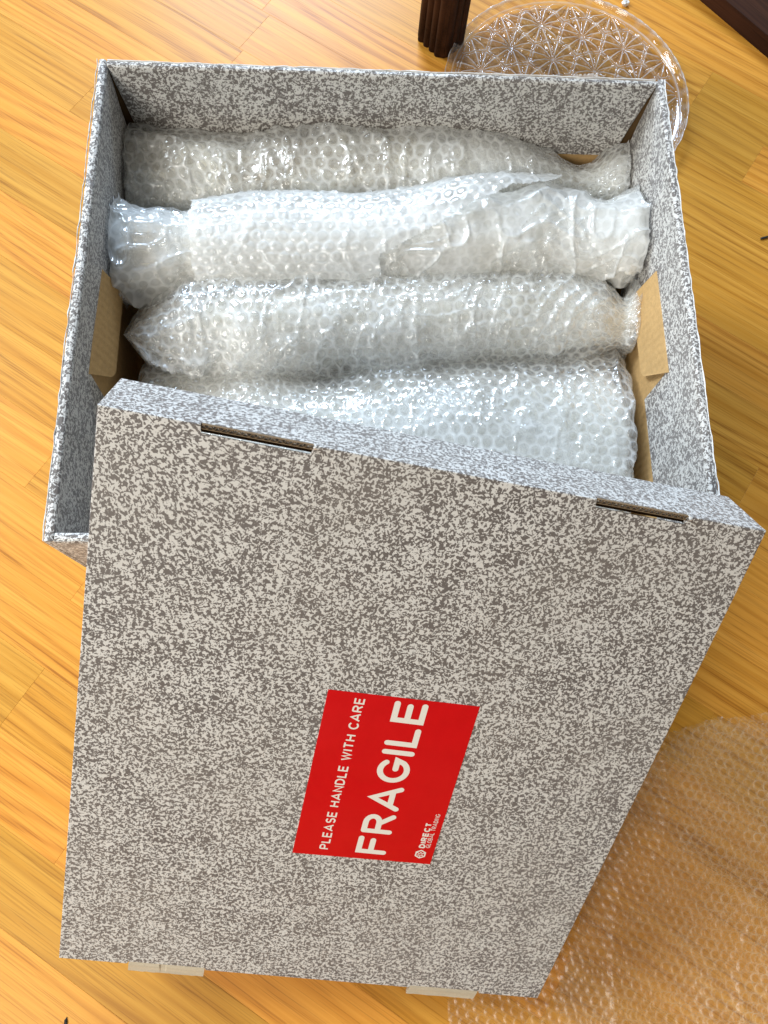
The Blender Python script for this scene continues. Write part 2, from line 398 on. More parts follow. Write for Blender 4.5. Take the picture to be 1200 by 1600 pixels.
# ------------------------------------------------------------------ floor: oak strips, each its own piece
floor = tag(link('floor', np_mesh('floor', np.array([(-6, -6, -.0040), (6, -6, -.0040), (6, 6, -.0040), (-6, 6, -.0040)]), np.array([[0, 1, 2, 3]]), False), M_OAK), kind='structure')
AN = math.radians(-33.6); SW = 0.0712; OFF = -0.4997
dv = Vector((math.cos(AN), math.sin(AN), 0)); nv_ = Vector((-dv.y, dv.x, 0))
lengths = (0.38, 0.46, 0.53, 0.60); plank_me = []
for Lp in lengths:
    bm = bmesh.new(); add_box(bm, -Lp / 2 + .00006, Lp / 2 - .00006, -SW / 2 + .00006, SW / 2 - .00006, -.0035, 0)
    top = [e for e in bm.edges if all(v.co.z > -1e-5 for v in e.verts)]
    bmesh.ops.bevel(bm, geom=top, offset=0.00015, segments=1, affect='EDGES')
    me = bm_mesh('plank', bm); me.materials.append(M_OAK); plank_me.append(me)
rp = random.Random(21)
fixed = {0: -0.136, 16: 0.102, 12: -0.453, 2: -0.62}
for k in range(-13, 26):
    start = fixed.get(k)
    a = (start if start is not None else rp.uniform(-0.3, 0.3))
    segs = []; x = a
    while x < 1.35: i = rp.randrange(4); segs.append((x, i)); x += lengths[i]
    x = a
    while x > -1.35: i = rp.randrange(4); x -= lengths[i]; segs.append((x, i))
    for x0, i in segs:
        o = bpy.data.objects.new('plank', plank_me[i]); COL.objects.link(o); o.parent = floor
        p = dv * (x0 + lengths[i] / 2) + nv_ * (OFF + SW * (k + .5))
        if p.length > 1.45: bpy.data.objects.remove(o); continue
        o.location = p; o.rotation_euler = (0, 0, AN)

# ------------------------------------------------------------------ the box
bx = empty('cardboard_box', (0, 0, 0), 'open grey speckled cardboard box standing on the oak floor, full of bubble wrap', 'box')
T = 0.003
def wall_mesh(L, depth_fn, end0, end1, seed, n=120):
    """local: x along the wall, y inward from the outer face, z up. Folded sheet: outer panel, rounded rim, inner flap."""
    rs = VN(seed); bm = bmesh.new(); rows = []
    prof = [(0.0, 0.0002), (0.0, 0.10), (0.0, HB - .0030), (0.0008, HB - .0010), (0.0026, HB), (RIM - .0026, HB), (RIM - .0008, HB - .0010), (RIM, HB - .003), (RIM, HB - .04), (RIM, None),
            (RIM - T * .8, None), (RIM - T * .8, HB - .006), (T, HB - .006), (T, 0.0002)]
    for i in range(n + 1):
        x = L * i / n; row = []; dep = depth_fn(x)
        j = rs(np.array(x * 130.), np.array(3.)) * .0011 + rs(np.array(x * 420.), np.array(9.)) * .0006; bow = rs(np.array(x * 6.), np.array(1.)) * .0022
        for q, (y, z) in enumerate(prof):
            zz = (HB - dep + rs(np.array(x * 200.), np.array(5.)) * .0006) if z is None else z
            tt = max(0, min(1, (HB - zz) / max(dep, .01)))
            xx = x
            if q >= 7 and q <= 10:                       # flap ends are cut back towards the bottom
                lo, hi = end0(tt), L - end1(tt); xx = min(max(x, lo), hi)
            jit = float(j) if q in (3, 4) else (float(-j) * .5 if q in (5, 6) else 0)
            row.append(bm.verts.new((xx, y + jit * .5 + (float(bow) * (1 if zz > .2 else .3)), zz + (jit * .8 if q in (3, 4, 5, 6) else 0))))
        rows.append(row)
    m = len(prof)
    for i in range(n):
        for q in range(m):
            f = bm.faces.new((rows[i][q], rows[i + 1][q], rows[i + 1][(q + 1) % m], rows[i][(q + 1) % m]))
            f.material_index = 1 if q in (9, 10, 11, 12, 13) else 0
    bm.faces.new(rows[0][::-1]); bm.faces.new(rows[-1])
    bmesh.ops.remove_doubles(bm, verts=bm.verts[:], dist=1e-6)
    return bm_mesh('wall', bm)
def notch(base, cut, a, b, r=.004):
    def f(x):
        if a < x < b: return cut
        return base
    return f
def ends(top, bot, kink=.45):
    return lambda t: top + (bot - top) * (0.25 * t / kink if t < kink else 0.55 + .45 * (t - kink) / (1 - kink))
e_b = ends(.0022, .0098)
LB = W - 2 * RIM - .0012
wb = link('wall', wall_mesh(LB, lambda x: .086, e_b, e_b, 1), [M_PRINT, M_KRAFT_SHADED], bx); wb.rotation_euler = (0, 0, math.pi); wb.location = (LB / 2, D / 2, 0)
wf = link('wall', wall_mesh(LB, lambda x: .086, e_b, e_b, 2), [M_PRINT, M_KRAFT_SHADED], bx); wf.location = (-LB / 2, -D / 2, 0)
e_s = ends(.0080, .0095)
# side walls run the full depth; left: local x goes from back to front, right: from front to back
wl = link('wall', wall_mesh(D, notch(.088, .042, D / 2 - .035, D / 2 + .066), e_s, e_s, 3), [M_PRINT, M_KRAFT_SHADED], bx)
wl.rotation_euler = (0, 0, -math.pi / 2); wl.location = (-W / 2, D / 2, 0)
wr_ = link('wall', wall_mesh(D, notch(.099, .054, D / 2 - .052, D / 2 + .046), e_s, e_s, 4), [M_PRINT, M_KRAFT_SHADED], bx)
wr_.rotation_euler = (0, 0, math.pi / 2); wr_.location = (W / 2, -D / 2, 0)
for sx in (-1, 1):
    for sy in (-1, 1):
        xs = sorted((sx * (W / 2 - .0032), sx * (W / 2 - RIM - .0004))); ys = sorted((sy * (D / 2 - .0002), sy * (D / 2 - .0026))); yk = sorted((sy * (D / 2 - .0028), sy * (D / 2 - .0044)))
        box_obj('corner_fold', (xs[0], xs[1], ys[0], ys[1], .0004, HB - .0022), M_PRINT, bx)
        xk = sorted((sx * (W / 2 - .0033), sx * (W / 2 - .019)))
        box_obj('corner_shade_strip', (xk[0], xk[1], yk[0], yk[1], .0004, HB - .0060), M_KRAFT_SHADED, bx)  # dark strip added behind the corner slit to make it look shaded
# kraft lining below the flaps, box bottom
xi = W / 2 - RIM - .0012; yi = D / 2 - RIM - .0012
for nm, dims in (('inner_panel', (-xi - .0015, -xi, -yi, yi, .004, HB - .030)), ('inner_panel', (xi, xi + .0015, -yi, yi, .004, HB - .030)),
                 ('inner_panel', (-xi, xi, yi, yi + .0015, .004, HB - .05)), ('inner_panel', (-xi, xi, -yi - .0015, -yi, .004, HB - .05))):
    pass
box_obj('box_bottom', (-xi, xi, -yi, yi, .0008, .0045), M_KRAFT, bx)
def quad_slab(name, pts, th, mat, parent):
    bm = bmesh.new(); v = [bm.verts.new(p) for p in pts]; f = bm.faces.new(v)
    f.normal_update(); nn = f.normal.copy()
    r = bmesh.ops.extrude_face_region(bm, geom=[f]); 
    for q in r['geom']:
        if isinstance(q, bmesh.types.BMVert): q.co -= nn * th
    return link(name, bm_mesh(name, bm), mat, parent)
# the outer panels' inside is kraft; a lining between panel and flap leans inward towards the bottom
gx = W / 2 - .0047; gy = D / 2 - .0047
quad_slab('inner_panel', [(gx, -gy + .009, HB - .030), (gx, gy - .009, HB - .030), (gx - .007, gy - .012, .005), (gx - .007, -gy + .012, .005)][::-1], -.0010, M_KRAFT, bx)
quad_slab('inner_panel', [(-gx, gy - .009, HB - .030), (-gx, -gy + .009, HB - .030), (-gx + .007, -gy + .012, .005), (-gx + .007, gy - .012, .005)][::-1], -.0010, M_KRAFT, bx)
quad_slab('inner_panel', [(-gx + .026, gy, HB - .050), (gx - .026, gy, HB - .050), (gx - .012, gy - .007, .005), (-gx + .012, gy - .007, .005)], .0010, M_KRAFT, bx)
quad_slab('inner_panel', [(gx - .026, -gy, HB - .050), (-gx + .026, -gy, HB - .050), (-gx + .012, -gy + .007, .005), (gx - .012, -gy + .007, .005)], .0010, M_KRAFT, bx)
def tongue(sx, y0, y1, ztop, zbot, lean, r=.008):
    """rounded card tongue showing in the cut-out of the side flap; hangs from ztop, leaning into the box"""
    pts = [(y0, 0), (y1, 0), (y1, 1)]
    n = 6; out = [(y1, 0.0)]
    H = ztop - zbot
    for i in range(n + 1): a = math.pi / 2 * i / n; out.append((y1 - r + r * math.cos(a), H - r + r * math.sin(a)))
    for i in range(n + 1): a = math.pi / 2 * i / n; out.append((y0 + r - r * math.sin(a), H - r + r * math.cos(a)))
    out.append((y0, 0.0))
    out = [(y + (.016 * h / H if y < (y0 + y1) / 2 else 0), h) for y, h in out]
    bm = bmesh.new(); a_ = []; b_ = []
    for y, h in out:
        x = sx * (xi + .0012 - lean * h / H - .0025 * min(1, h / .012)); z = ztop - h
        a_.append(bm.verts.new((x, y, z))); b_.append(bm.verts.new((x + sx * .0022, y, z)))
    bm.faces.new(a_); bm.faces.new(b_[::-1]); m = len(a_)
    for i in range(m): bm.faces.new((a_[i], a_[(i + 1) % m], b_[(i + 1) % m], b_[i]))
    return link('card_tongue', bm_mesh('card_tongue', bm), M_KRAFT, bx)
tongue(1, -.052, .047, HB - .045, HB - .088, .003)
tongue(-1, -.066, .033, HB - .036, HB - .076, .006)
# worn white paper line along the outer rim of each wall
def wear(p0, p1, seed):
    rs = VN(seed); bm = bmesh.new(); p0 = Vector(p0); p1 = Vector(p1); L = (p1 - p0).length; n = 160; rows = []
    dirv = (p1 - p0).normalized(); side = Vector((-dirv.y, dirv.x, 0))
    for i in range(n + 1):
        t = i / n; p = p0.lerp(p1, t); w = .00015 + .0009 * max(0, float(rs(np.array(t * L * 70.), np.array(2.)))) + .0006 * max(0, float(rs(np.array(t * L * 400), np.array(4.))))
        u = float(rs(np.array(t * L * 130.), np.array(8.))) * .0012
        rows.append([bm.verts.new(p + side * (u - w) + Vector((0, 0, -.0014))), bm.verts.new(p + side * (u - w * .5) + Vector((0, 0, .0004 + w * .5))), bm.verts.new(p + side * (u + w) + Vector((0, 0, -.0006)))])
    for i in range(n):
        for q in range(2): bm.faces.new((rows[i][q], rows[i + 1][q], rows[i + 1][q + 1], rows[i][q + 1]))
        bm.faces.new((rows[i][2], rows[i + 1][2], rows[i + 1][0], rows[i][0]))
    return link('worn_edge', bm_mesh('worn_edge', bm, True), M_PAPER, bx)
z_ = HB - .0004
wear((-W / 2 + .0003, D / 2, z_), (-W / 2 + .0003, -D / 2, z_), 31)
wear((W / 2 - .0003, -D / 2, z_), (W / 2 - .0003, D / 2, z_), 32)
wear((LB / 2, D / 2 - .0006, z_), (-LB / 2, D / 2 - .0006, z_), 33)
wear((-LB / 2, -D / 2 + .0003, z_), (LB / 2, -D / 2 + .0003, z_), 34)

# ------------------------------------------------------------------ the lid, leaning on the front rim with one corner on the floor
WL, LL, TH = 0.4331, 0.5018, 0.0555
ex = Vector((0.981, -0.1363, -0.1383)).normalized(); ey = Vector((0.1936, 0.7386, 0.6457)); ey = (ey - ex * ey.dot(ex)).normalized(); ez = ex.cross(ey)
lid = empty('box_lid', (0, 0, 0), 'grey speckled cardboard lid with a red fragile sticker leaning on the box', 'lid')
LM = Matrix(((ex.x, ey.x, ez.x, -0.1789), (ex.y, ey.y, ez.y, -0.1608), (ex.z, ey.z, ez.z, 0.4194), (0, 0, 0, 1))); lid.matrix_world = LM
tp = .0032; s1 = (.0597, .1280); s2 = (.3120, .3775); ng = .0070; t1 = (.0570, .1240); t2 = (.3090, .3755)
out = [(0, 0)]
out += [(0, -LL), (t1[0], -LL), (t1[0], -LL + .0042), (t1[1], -LL + .0042), (t1[1], -LL), (t2[0], -LL), (t2[0], -LL + .0042), (t2[1], -LL + .0042), (t2[1], -LL), (WL, -LL), (WL, 0)]
out += [(s2[1], 0), (s2[1] - .002, -ng), (s2[0], -ng * .95), (s2[0], 0), (s1[1], 0), (s1[1] - .001, -ng), (s1[0], -ng * .95), (s1[0], 0)]
# lay it out counter-clockwise
prism('top_panel', out, -tp, 0, M_PRINT, lid, 0.0009)
g = .0001
def lidbox(name, x0, x1, y0, y1, z0, z1, mat): return box_obj(name, (x0, x1, y0, y1, z0, z1), mat, lid, 0.0004)
lidbox('end_wall', 0, WL, -.0030, 0, -TH, -tp - g, M_PRINT)
lidbox('end_wall', 0, WL, -LL, -LL + .0030, -TH, -.0085, M_PRINT)
lidbox('side_wall', 0, .0034, -LL + .0032, -.0032, -TH, -tp - g, M_PRINT)
lidbox('side_wall', WL - .0034, WL, -LL + .0032, -.0032, -TH, -tp - g, M_PRINT)
lidbox('inner_wall', .0040, WL - .0040, -.0110, -.0082, -TH + .001, -.016, M_KRAFT_SHADED)
lidbox('inner_wall', .0040, WL - .0040, -LL + .0064, -LL + .0092, -TH + .001, -tp - g, M_KRAFT)
def flutes(x0, x1, y, z, mat, name='fluted_edge', amp=.0011, wl=.0042):
    """cut edge of corrugated card: two liners and the wavy sheet between"""
    bm = bmesh.new(); n = int((x1 - x0) / wl * 6); rows = []
    for i in range(n + 1):
        x = x0 + (x1 - x0) * i / n; w = amp * math.sin(2 * math.pi * (x - x0) / wl)
        rows.append([bm.verts.new((x, y + w - .0002, z)), bm.verts.new((x, y + w + .0002, z)), bm.verts.new((x, y + w + .0002, z - .002)), bm.verts.new((x, y + w - .0002, z - .002))])
    for i in range(n):
        for q in range(4): bm.faces.new((rows[i][q], rows[i + 1][q], rows[i + 1][(q + 1) % 4], rows[i][(q + 1) % 4]))
    for yy in (-amp - .0003, amp + .0003): add_box(bm, x0, x1, y + yy - .0002, y + yy + .0002, z - .002, z + .0002)
    return link(name, bm_mesh(name, bm), mat, lid)
for a, b in (s1, s2):
    flutes(a + .0006, b - .0006, -.0016, -.0008, M_SLOT_SHADED)
    bm = bmesh.new()                                    # little torn paper peak at the slot's end
    v = [bm.verts.new(p) for p in ((b - .0010, -.0034, -.0005), (b + .0030, -.0012, .0004), (b + .0002, -.0002, .0034), (b + .0012, -.0030, -.0003))]
    bm.faces.new(v[:3]); bm.faces.new((v[0], v[2], v[3])); bm.faces.new((v[1], v[3], v[2])); bm.faces.new((v[0], v[3], v[1]))
    link('torn_paper', bm_mesh('torn_paper', bm), M_PAPER, lid)
for a, b in (t1, t2):
    tb = bmesh.new(); n = 40; rows = []
    rs = VN(int(a * 1000))
    for i in range(n + 1):
        x = a + .0008 + (b - a - .0016) * i / n; j = float(rs(np.array(x * 300.), np.array(1.))) * .0008
        dn = .0016 if 0.42 < i / n < 0.49 and a < .1 else 0
        rows.append([tb.verts.new(p) for p in ((x, -LL + .0020, -.0030 - dn), (x, -LL - .0030, -.0022 - dn), (x, -LL - .0150 + j, -.0042), (x, -LL - .0148 + j, -.0074), (x, -LL - .0030, -.0062), (x, -LL + .0020, -.0066))])
    for i in range(n):
        for q in range(6):
            f = tb.faces.new((rows[i][q], rows[i + 1][q], rows[i + 1][(q + 1) % 6], rows[i][(q + 1) % 6])); f.material_index = 1 if q == 2 else 0
    tb.faces.new(rows[0]); tb.faces.new(rows[-1][::-1])
    link('card_tab', bm_mesh('card_tab', tb), [M_TAB, M_FLUTE], lid)

# sticker and its lettering, flat print built in the lid's plane
P2 = lambda u, v: (u, -v)
sq = [P2(.1714, .1800), P2(.2835, .1762), P2(.2878, .3420), P2(.1742, .3459)]
st = prism('sticker', sq[::-1], .00003, .00026, M_RED, lid)
o0 = Vector((.2489, -.3371)); rd = (Vector((.2461, -.1809)) - o0).normalized(); up = Vector((-rd.y, rd.x))
def arc(cx, cy, rx, ry, a0, a1, n=12):
    return [(cx + rx * math.cos(math.radians(a0 + (a1 - a0) * i / n)), cy + ry * math.sin(math.radians(a0 + (a1 - a0) * i / n))) for i in range(n + 1)]
GL = {
 'F': (.60, [[(0, 0), (0, 1), (.60, 1)], [(0, .52), (.54, .52)]]),
 'R': (.70, [[(0, 0), (0, 1)], [(0, 1), (.38, 1)] + arc(.38, .74, .28, .26, 90, -90, 10) + [(0, .48)], [(.36, .48), (.70, 0)]]),
 'A': (.86, [[(0, 0), (.43, 1), (.86, 0)], [(.14, .27), (.72, .27)]]),
 'G': (.80, [arc(.42, .5, .42, .5, 42, 322, 26) + [(.84, .44), (.48, .44)]]),
 'I': (.0, [[(0, 0), (0, 1)]]),
 'L': (.56, [[(0, 1), (0, 0), (.56, 0)]]),
 'E': (.62, [[(.62, 1), (0, 1), (0, 0), (.62, 0)], [(0, .52), (.56, .52)]]),
 'P': (.64, [[(0, 0), (0, 1)], [(0, 1), (.36, 1)] + arc(.36, .73, .28, .27, 90, -90, 10) + [(0, .46)]]),
 'S': (.62, [arc(.32, .74, .28, .26, 30, 250, 12) + arc(.32, .25, .30, .26, 80, -150, 12)]),
 'H': (.68, [[(0, 0), (0, 1)], [(.68, 0), (.68, 1)], [(0, .52), (.68, .52)]]),
 'N': (.68, [[(0, 0), (0, 1), (.68, 0), (.68, 1)]]),
 'D': (.70, [[(0, 0), (0, 1)], [(0, 1), (.30, 1)] + arc(.30, .5, .40, .5, 90, -90, 14) + [(0, 0)]]),
 'W': (1.0, [[(0, 1), (.26, 0), (.5, .95), (.74, 0), (1, 1)]]),
 'T': (.66, [[(0, 1), (.66, 1)], [(.33, 1), (.33, 0)]]),
 'C': (.72, [arc(.40, .5, .40, .5, 42, 318, 24)]),
 'O': (.80, [arc(.40, .5, .40, .5, 0, 360, 28)]),
 'B': (.66, [[(0, 0), (0, 1), (.34, 1)] + arc(.34, .76, .26, .24, 90, -90, 8) + [(0, .52)], [(.34, .52)] + arc(.36, .26, .28, .26, 90, -90, 8) + [(0, 0)]]),
 ' ': (.22, []),
}
def ribbon(bm, pts, w, z, rnd=True):
    P = [Vector(p) for p in pts]; Q = [P[0]]
    for p in P[1:]:
        if (p - Q[-1]).length > 1e-6: Q.append(p)
    P = Q; n = len(P)
    closed = (P[0] - P[-1]).length < 1e-5
    Lf, Rt = [], []
    for i in range(n):
        if closed: d0 = (P[i] - P[i - 1 if i else -2]).normalized(); d1 = (P[(i + 1) if i < n - 1 else 1] - P[i]).normalized()
        else:
            d0 = (P[i] - P[i - 1]).normalized() if i else (P[1] - P[0]).normalized(); d1 = (P[i + 1] - P[i]).normalized() if i < n - 1 else d0
        t = (d0 + d1); t = t.normalized() if t.length > 1e-6 else d0
        nn = Vector((-t.y, t.x)); k = min(1.9, 1 / max(.25, abs(nn.dot(Vector((-d0.y, d0.x))))))
        Lf.append(bm.verts.new((*(P[i] + nn * w / 2 * k), z))); Rt.append(bm.verts.new((*(P[i] - nn * w / 2 * k), z)))
    for i in range(n - 1): bm.faces.new((Rt[i], Rt[i + 1], Lf[i + 1], Lf[i]))
    if rnd and not closed:
        for c, a, b, sgn in ((P[0], Lf[0], Rt[0], 1), (P[-1], Rt[-1], Lf[-1], 1)):
            va = Vector(a.co[:2]) - c; a0 = math.atan2(va.y, va.x); fan = [a]
            for i in range(1, 8): an = a0 + math.pi * i / 8; fan.append(bm.verts.new((c.x + w / 2 * math.cos(an), c.y + w / 2 * math.sin(an), z)))
            bm.faces.new(fan + [b])
def text(s, cap, sw, start, length, name, rnd=True, gap=.30, z0=.00030):
    """start: lower left corner of the outlines (outer), length: full extent in reading direction"""
    adv = [(GL[ch][0], ch) for ch in s]; tot = sum(a for a, _ in adv)
    ch_h = cap - sw; nat = tot + gap * (len(s) - 1); kx = (length - sw) / (nat * ch_h)
    bm = bmesh.new(); x = 0
    for w, ch in adv:
        for li, stroke in enumerate(GL[ch][1]):
            pts = []
            for px, py in stroke:
                q = start + rd * (sw / 2 + (x + px) * ch_h * kx) + up * (sw / 2 + py * ch_h); pts.append(q)
            ribbon(bm, pts, sw, z0 + .00004 * li, rnd)
        x += w + gap
    for f in bm.faces:
        if f.normal.z < 0: pass
    o = link(name, bm_mesh(name, bm), M_CREAM, lid); o.parent = st
    return o
text('FRAGILE', .0252, .0046, o0, .1562, 'lettering', gap=.36)
text('PLEASE HANDLE WITH CARE', .0077, .0013, Vector((.2021, -.3379)), .1546, 'lettering', False, gap=.34)
text('DIRECT', .0052, .0013, Vector((.2788, -.3247)), .0285, 'lettering', False, gap=.42)
text('GLOBAL TRADING', .0037, .0005, Vector((.2829, -.3238)), .0378, 'lettering', False, gap=.34)
hc = Vector((.2770, -.3317)); bm = bmesh.new(); hexp = []
for i in range(7): a = math.radians(60 * i + 0); hexp.append(hc + rd * (.0043 * math.cos(a)) + up * (.0043 * math.sin(a)))
ribbon(bm, hexp, .0012, .00030)
for i in range(3):
    a = math.radians(120 * i + 60); d_ = rd * math.cos(a) + up * math.sin(a); ribbon(bm, [hc + d_ * .0007, hc + d_ * .0040], .0009, .00034 + .00003 * i, False)
    a = math.radians(120 * i); d_ = rd * math.cos(a) + up * math.sin(a); ribbon(bm, [hc + d_ * .0012, hc + d_ * .0026], .0012, .00045 + .00003 * i, False)
lg = link('emblem', bm_mesh('emblem', bm), M_CREAM, lid); lg.parent = st

# ------------------------------------------------------------------ bundles of bubble wrap
z1 = .200
S1 = [(180, 262, 318, z1), (190, 222, 345, z1), (215, 212, 352, z1), (300, 212, 352, z1), (385, 222, 350, z1), (450, 207, 350, z1), (560, 204, 350, z1), (660, 203, 350, z1), (740, 212, 350, z1),
      (800, 228, 345, z1), (850, 250, 335, z1), (895, 270, 330, z1), (925, 262, 330, z1), (950, 238, 330, z1), (980, 240, 325, z1), (992, 268, 305, z1)]
b1 = bundle('bubble wrapped bundle along the back wall of the box, brownish at its left end', S1, 41, outer_bub=dict(popped=.5, warp=.0036, height=.0024), core_mat=M_CORE_BROWN)
z2 = .222
S2i = [(163, 375, 428, z2), (172, 345, 458, z2), (205, 334, 466, z2), (250, 336, 460, z2), (300, 340, 442, z2), (450, 332, 440, z2), (600, 330, 440, z2), (750, 318, 436, z2), (850, 306, 430, z2),
       (900, 315, 430, z2), (940, 325, 432, z2), (975, 314, 434, z2), (1003, 318, 425, z2), (1013, 345, 400, z2)]
b2 = bundle('milky white bubble wrapped bundle second from the back, with a raised wrap edge on top', S2i, 52, film=M_FILM_MILKY, outer_bub=dict(popped=.7, warp=.002, height=.0011))
S2o = [(296, 332, 446, z2), (400, 317, 444, z2), (520, 317, 444, z2), (640, 307, 443, z2), (730, 293, 440, z2), (800, 289, 438, z2), (866, 291, 434, z2)]
def m2(S, V, L):
    n = VN(5); a = (V < 2.9) | (V > 2 * math.pi - .5)
    edge = .004 * n(V * 9, V * 0 + 1); return a & (S > .006 + edge) & (S < L - .002 + edge - .11 * np.clip(V - .85, 0, 1.5))
ob = link('wrap_flap', tube(S2o, 57, 1.0, .002, cap=None, bub=dict(popped=.3, height=.0019, pitch=.0117), mask_fn=m2, wr=.0014, fold=.002), M_FILM_MILKY); attach(ob, b2)
z3 = .195
S3 = [(201, 516, 530, z3), (214, 500, 545, z3), (232, 482, 562, z3), (262, 462, 580, z3), (300, 440, 594, z3), (400, 436, 596, z3), (480, 436, 586, z3), (560, 432, 577, z3), (700, 428, 571, z3), (800, 426, 562, z3), (880, 426, 552, z3),
      (925, 440, 548, z3), (950, 462, 542, z3), (968, 476, 538, z3), (982, 448, 544, z3), (994, 436, 540, z3), (1001, 452, 528, z3)]
b3 = bundle('third bundle from the back, crisp round bubbles and a pointed crumpled left end', S3, 63, outer_bub=dict(popped=.22, warp=.0012, height=.0019, rot=.06))
z3t = .215
S3t = [(201, 519, 525, z3t), (212, 508, 536, z3t), (232, 496, 552, z3t), (262, 484, 566, z3t), (300, 474, 580, z3t), (340, 476, 580, z3t)]
ob = link('wrap_corner', tube(S3t, 69, 1.0, 0, bub=dict(height=.0018), squash=.45, cap=(.001, .02), sm=.004, fold=.005), M_FILM); attach(ob, b3)
z3b = .165
S3b = [(760, 530, 578, z3b), (820, 525, 584, z3b), (900, 520, 582, z3b), (960, 520, 576, z3b), (992, 515, 562, z3b), (1002, 500, 545, z3b)]
ob = link('wrap_end', tube(S3b, 67, 1.0, 0, bub=dict(height=.0024), squash=.5), M_FILM); attach(ob, b3)
z4 = .172
S4 = [(215, 610, 770, z4), (226, 572, 810, z4), (300, 560, 820, z4), (400, 556, 825, z4), (480, 572, 830, z4), (540, 570, 832, z4), (620, 550, 835, z4), (700, 548, 838, z4), (800, 552, 840, z4), (900, 560, 842, z4), (960, 566, 842, z4), (975, 585, 838, z4)]
b4 = bundle('bubble wrapped bundle nearest the lid, partly hidden under the lid', S4, 74, outer_bub=dict(popped=.4, warp=.0018, height=.0019, rot=-.1), squash=.42, cap=(.016, .005), lump=.007)
z4b = .196
S4b = [(470, 640, 740, z4b), (560, 625, 760, z4b), (680, 610, 770, z4b), (800, 612, 775, z4b), (880, 625, 775, z4b)]
def m4(S, V, L):
    n = VN(15); return (V > .2) & (V < 2.9) & (S > .03 + .05 * n(V * 2, V * 0)) & (S < L - .01 - .05 * np.clip(n(V * 3 + 4, V * 0 + 3) + .5, 0, 1))
ob = link('wrap_flap', tube(S4b, 77, 1.0, .003, cap=None, bub=dict(popped=.6, height=.0018), mask_fn=m4, squash=.30, wr=.003), M_FILM); attach(ob, b4)
# looser bundles of the layer below, glimpsed in the gaps
z5 = .085
for lab, sst, sd in (('lower bubble wrapped bundle glimpsed in the gap beside the back right corner', [(250, 300, 430, z5), (400, 290, 440, z5), (700, 290, 440, z5), (860, 295, 440, z5), (930, 310, 430, z5)], 81),
                 ('lower bubble wrapped bundle glimpsed below the pointed left end of the third bundle', [(260, 470, 620, z5), (400, 465, 640, z5), (700, 465, 640, z5), (860, 470, 640, z5), (900, 490, 600, z5)], 82)):
    bundle(lab, sst, sd, inner=False, res=.0022, squash=1.0)

# ------------------------------------------------------------------ loose sheet of bubble wrap on the floor
def inside(poly, X, Y):
    c = np.zeros(X.shape, bool); n = len(poly)
    for i in range(n):
        x1, y1 = poly[i]; x2, y2 = poly[(i + 1) % n]
        t = ((y1 > Y) != (y2 > Y)) & (X < (x2 - x1) * (Y - y1) / (y2 - y1 + 1e-12) + x1); c ^= t
    return c
def sheet(name, poly, seed, z0, rot, res=.00135, amp=.006, mat=None, height=.0025, pitch=.0100):
    poly = np.array(poly); x0, y0 = poly.min(0) - .01; x1, y1 = poly.max(0) + .01
    nx = int((x1 - x0) / res); ny = int((y1 - y0) / res)
    X, Y = np.meshgrid(np.linspace(x0, x1, nx), np.linspace(y0, y1, ny), indexing='ij'); n = VN(seed)
    h, d = bubbles(X, Y, seed + 3, pitch=pitch, rot=rot, height=height, warp=.001, popped=.25)
    base = np.clip(n(X * 14, Y * 14) + .35, 0, 1) * amp + np.clip(n(X * 40 + 9, Y * 30), 0, 1) * amp * .35
    rg = 1 - np.abs(2 * n(X * 9 + 1.2 * n(X * 5, Y * 5), Y * 5 + 17)) * 2; base += .004 * np.clip(rg, 0, 1) ** 4 * (amp / .006)
    xj = X + .003 * n(X * 90, Y * 90); yj = Y + .003 * n(X * 90 + 5, Y * 90)
    msk = inside(poly, xj, yj)
    P = np.stack((X, Y, z0 + base + h), -1)
    me = np_mesh(name, P.reshape(-1, 3), grid_faces(nx, ny, msk), True, d.ravel())
    bm = bmesh.new(); bm.from_mesh(me); lo = [v for v in bm.verts if not v.link_faces]; bmesh.ops.delete(bm, geom=lo, context='VERTS'); bm.to_mesh(me); bm.free()
    return link(name, me, mat)
fs = empty('bubble_wrap_sheet', (.35, -.55, 0), 'loose clear bubble wrap spread on the floor to the right of the leaning lid', 'bubble wrap')
polyA = [(.070, -.95), (.0685, -.60), (.10, -.50), (.18, -.40), (.241, -.362), (.305, -.354), (.357, -.340), (.43, -.345), (.95, -.30), (.95, -.95)]
o = sheet('lower_layer', polyA, 91, .0012, .35, mat=M_FILM_CLEAR_WARMLIT); attach(o, fs)
polyB = [(.300, -.372), (.335, -.350), (.36, -.338), (.43, -.332), (.95, -.27), (.95, -.95), (.30, -.95), (.17, -.60), (.24, -.44)]
o = sheet('upper_layer', polyB, 97, .0075, .12, res=.0015, mat=M_FILM_CLEAR_WARMLIT); attach(o, fs)

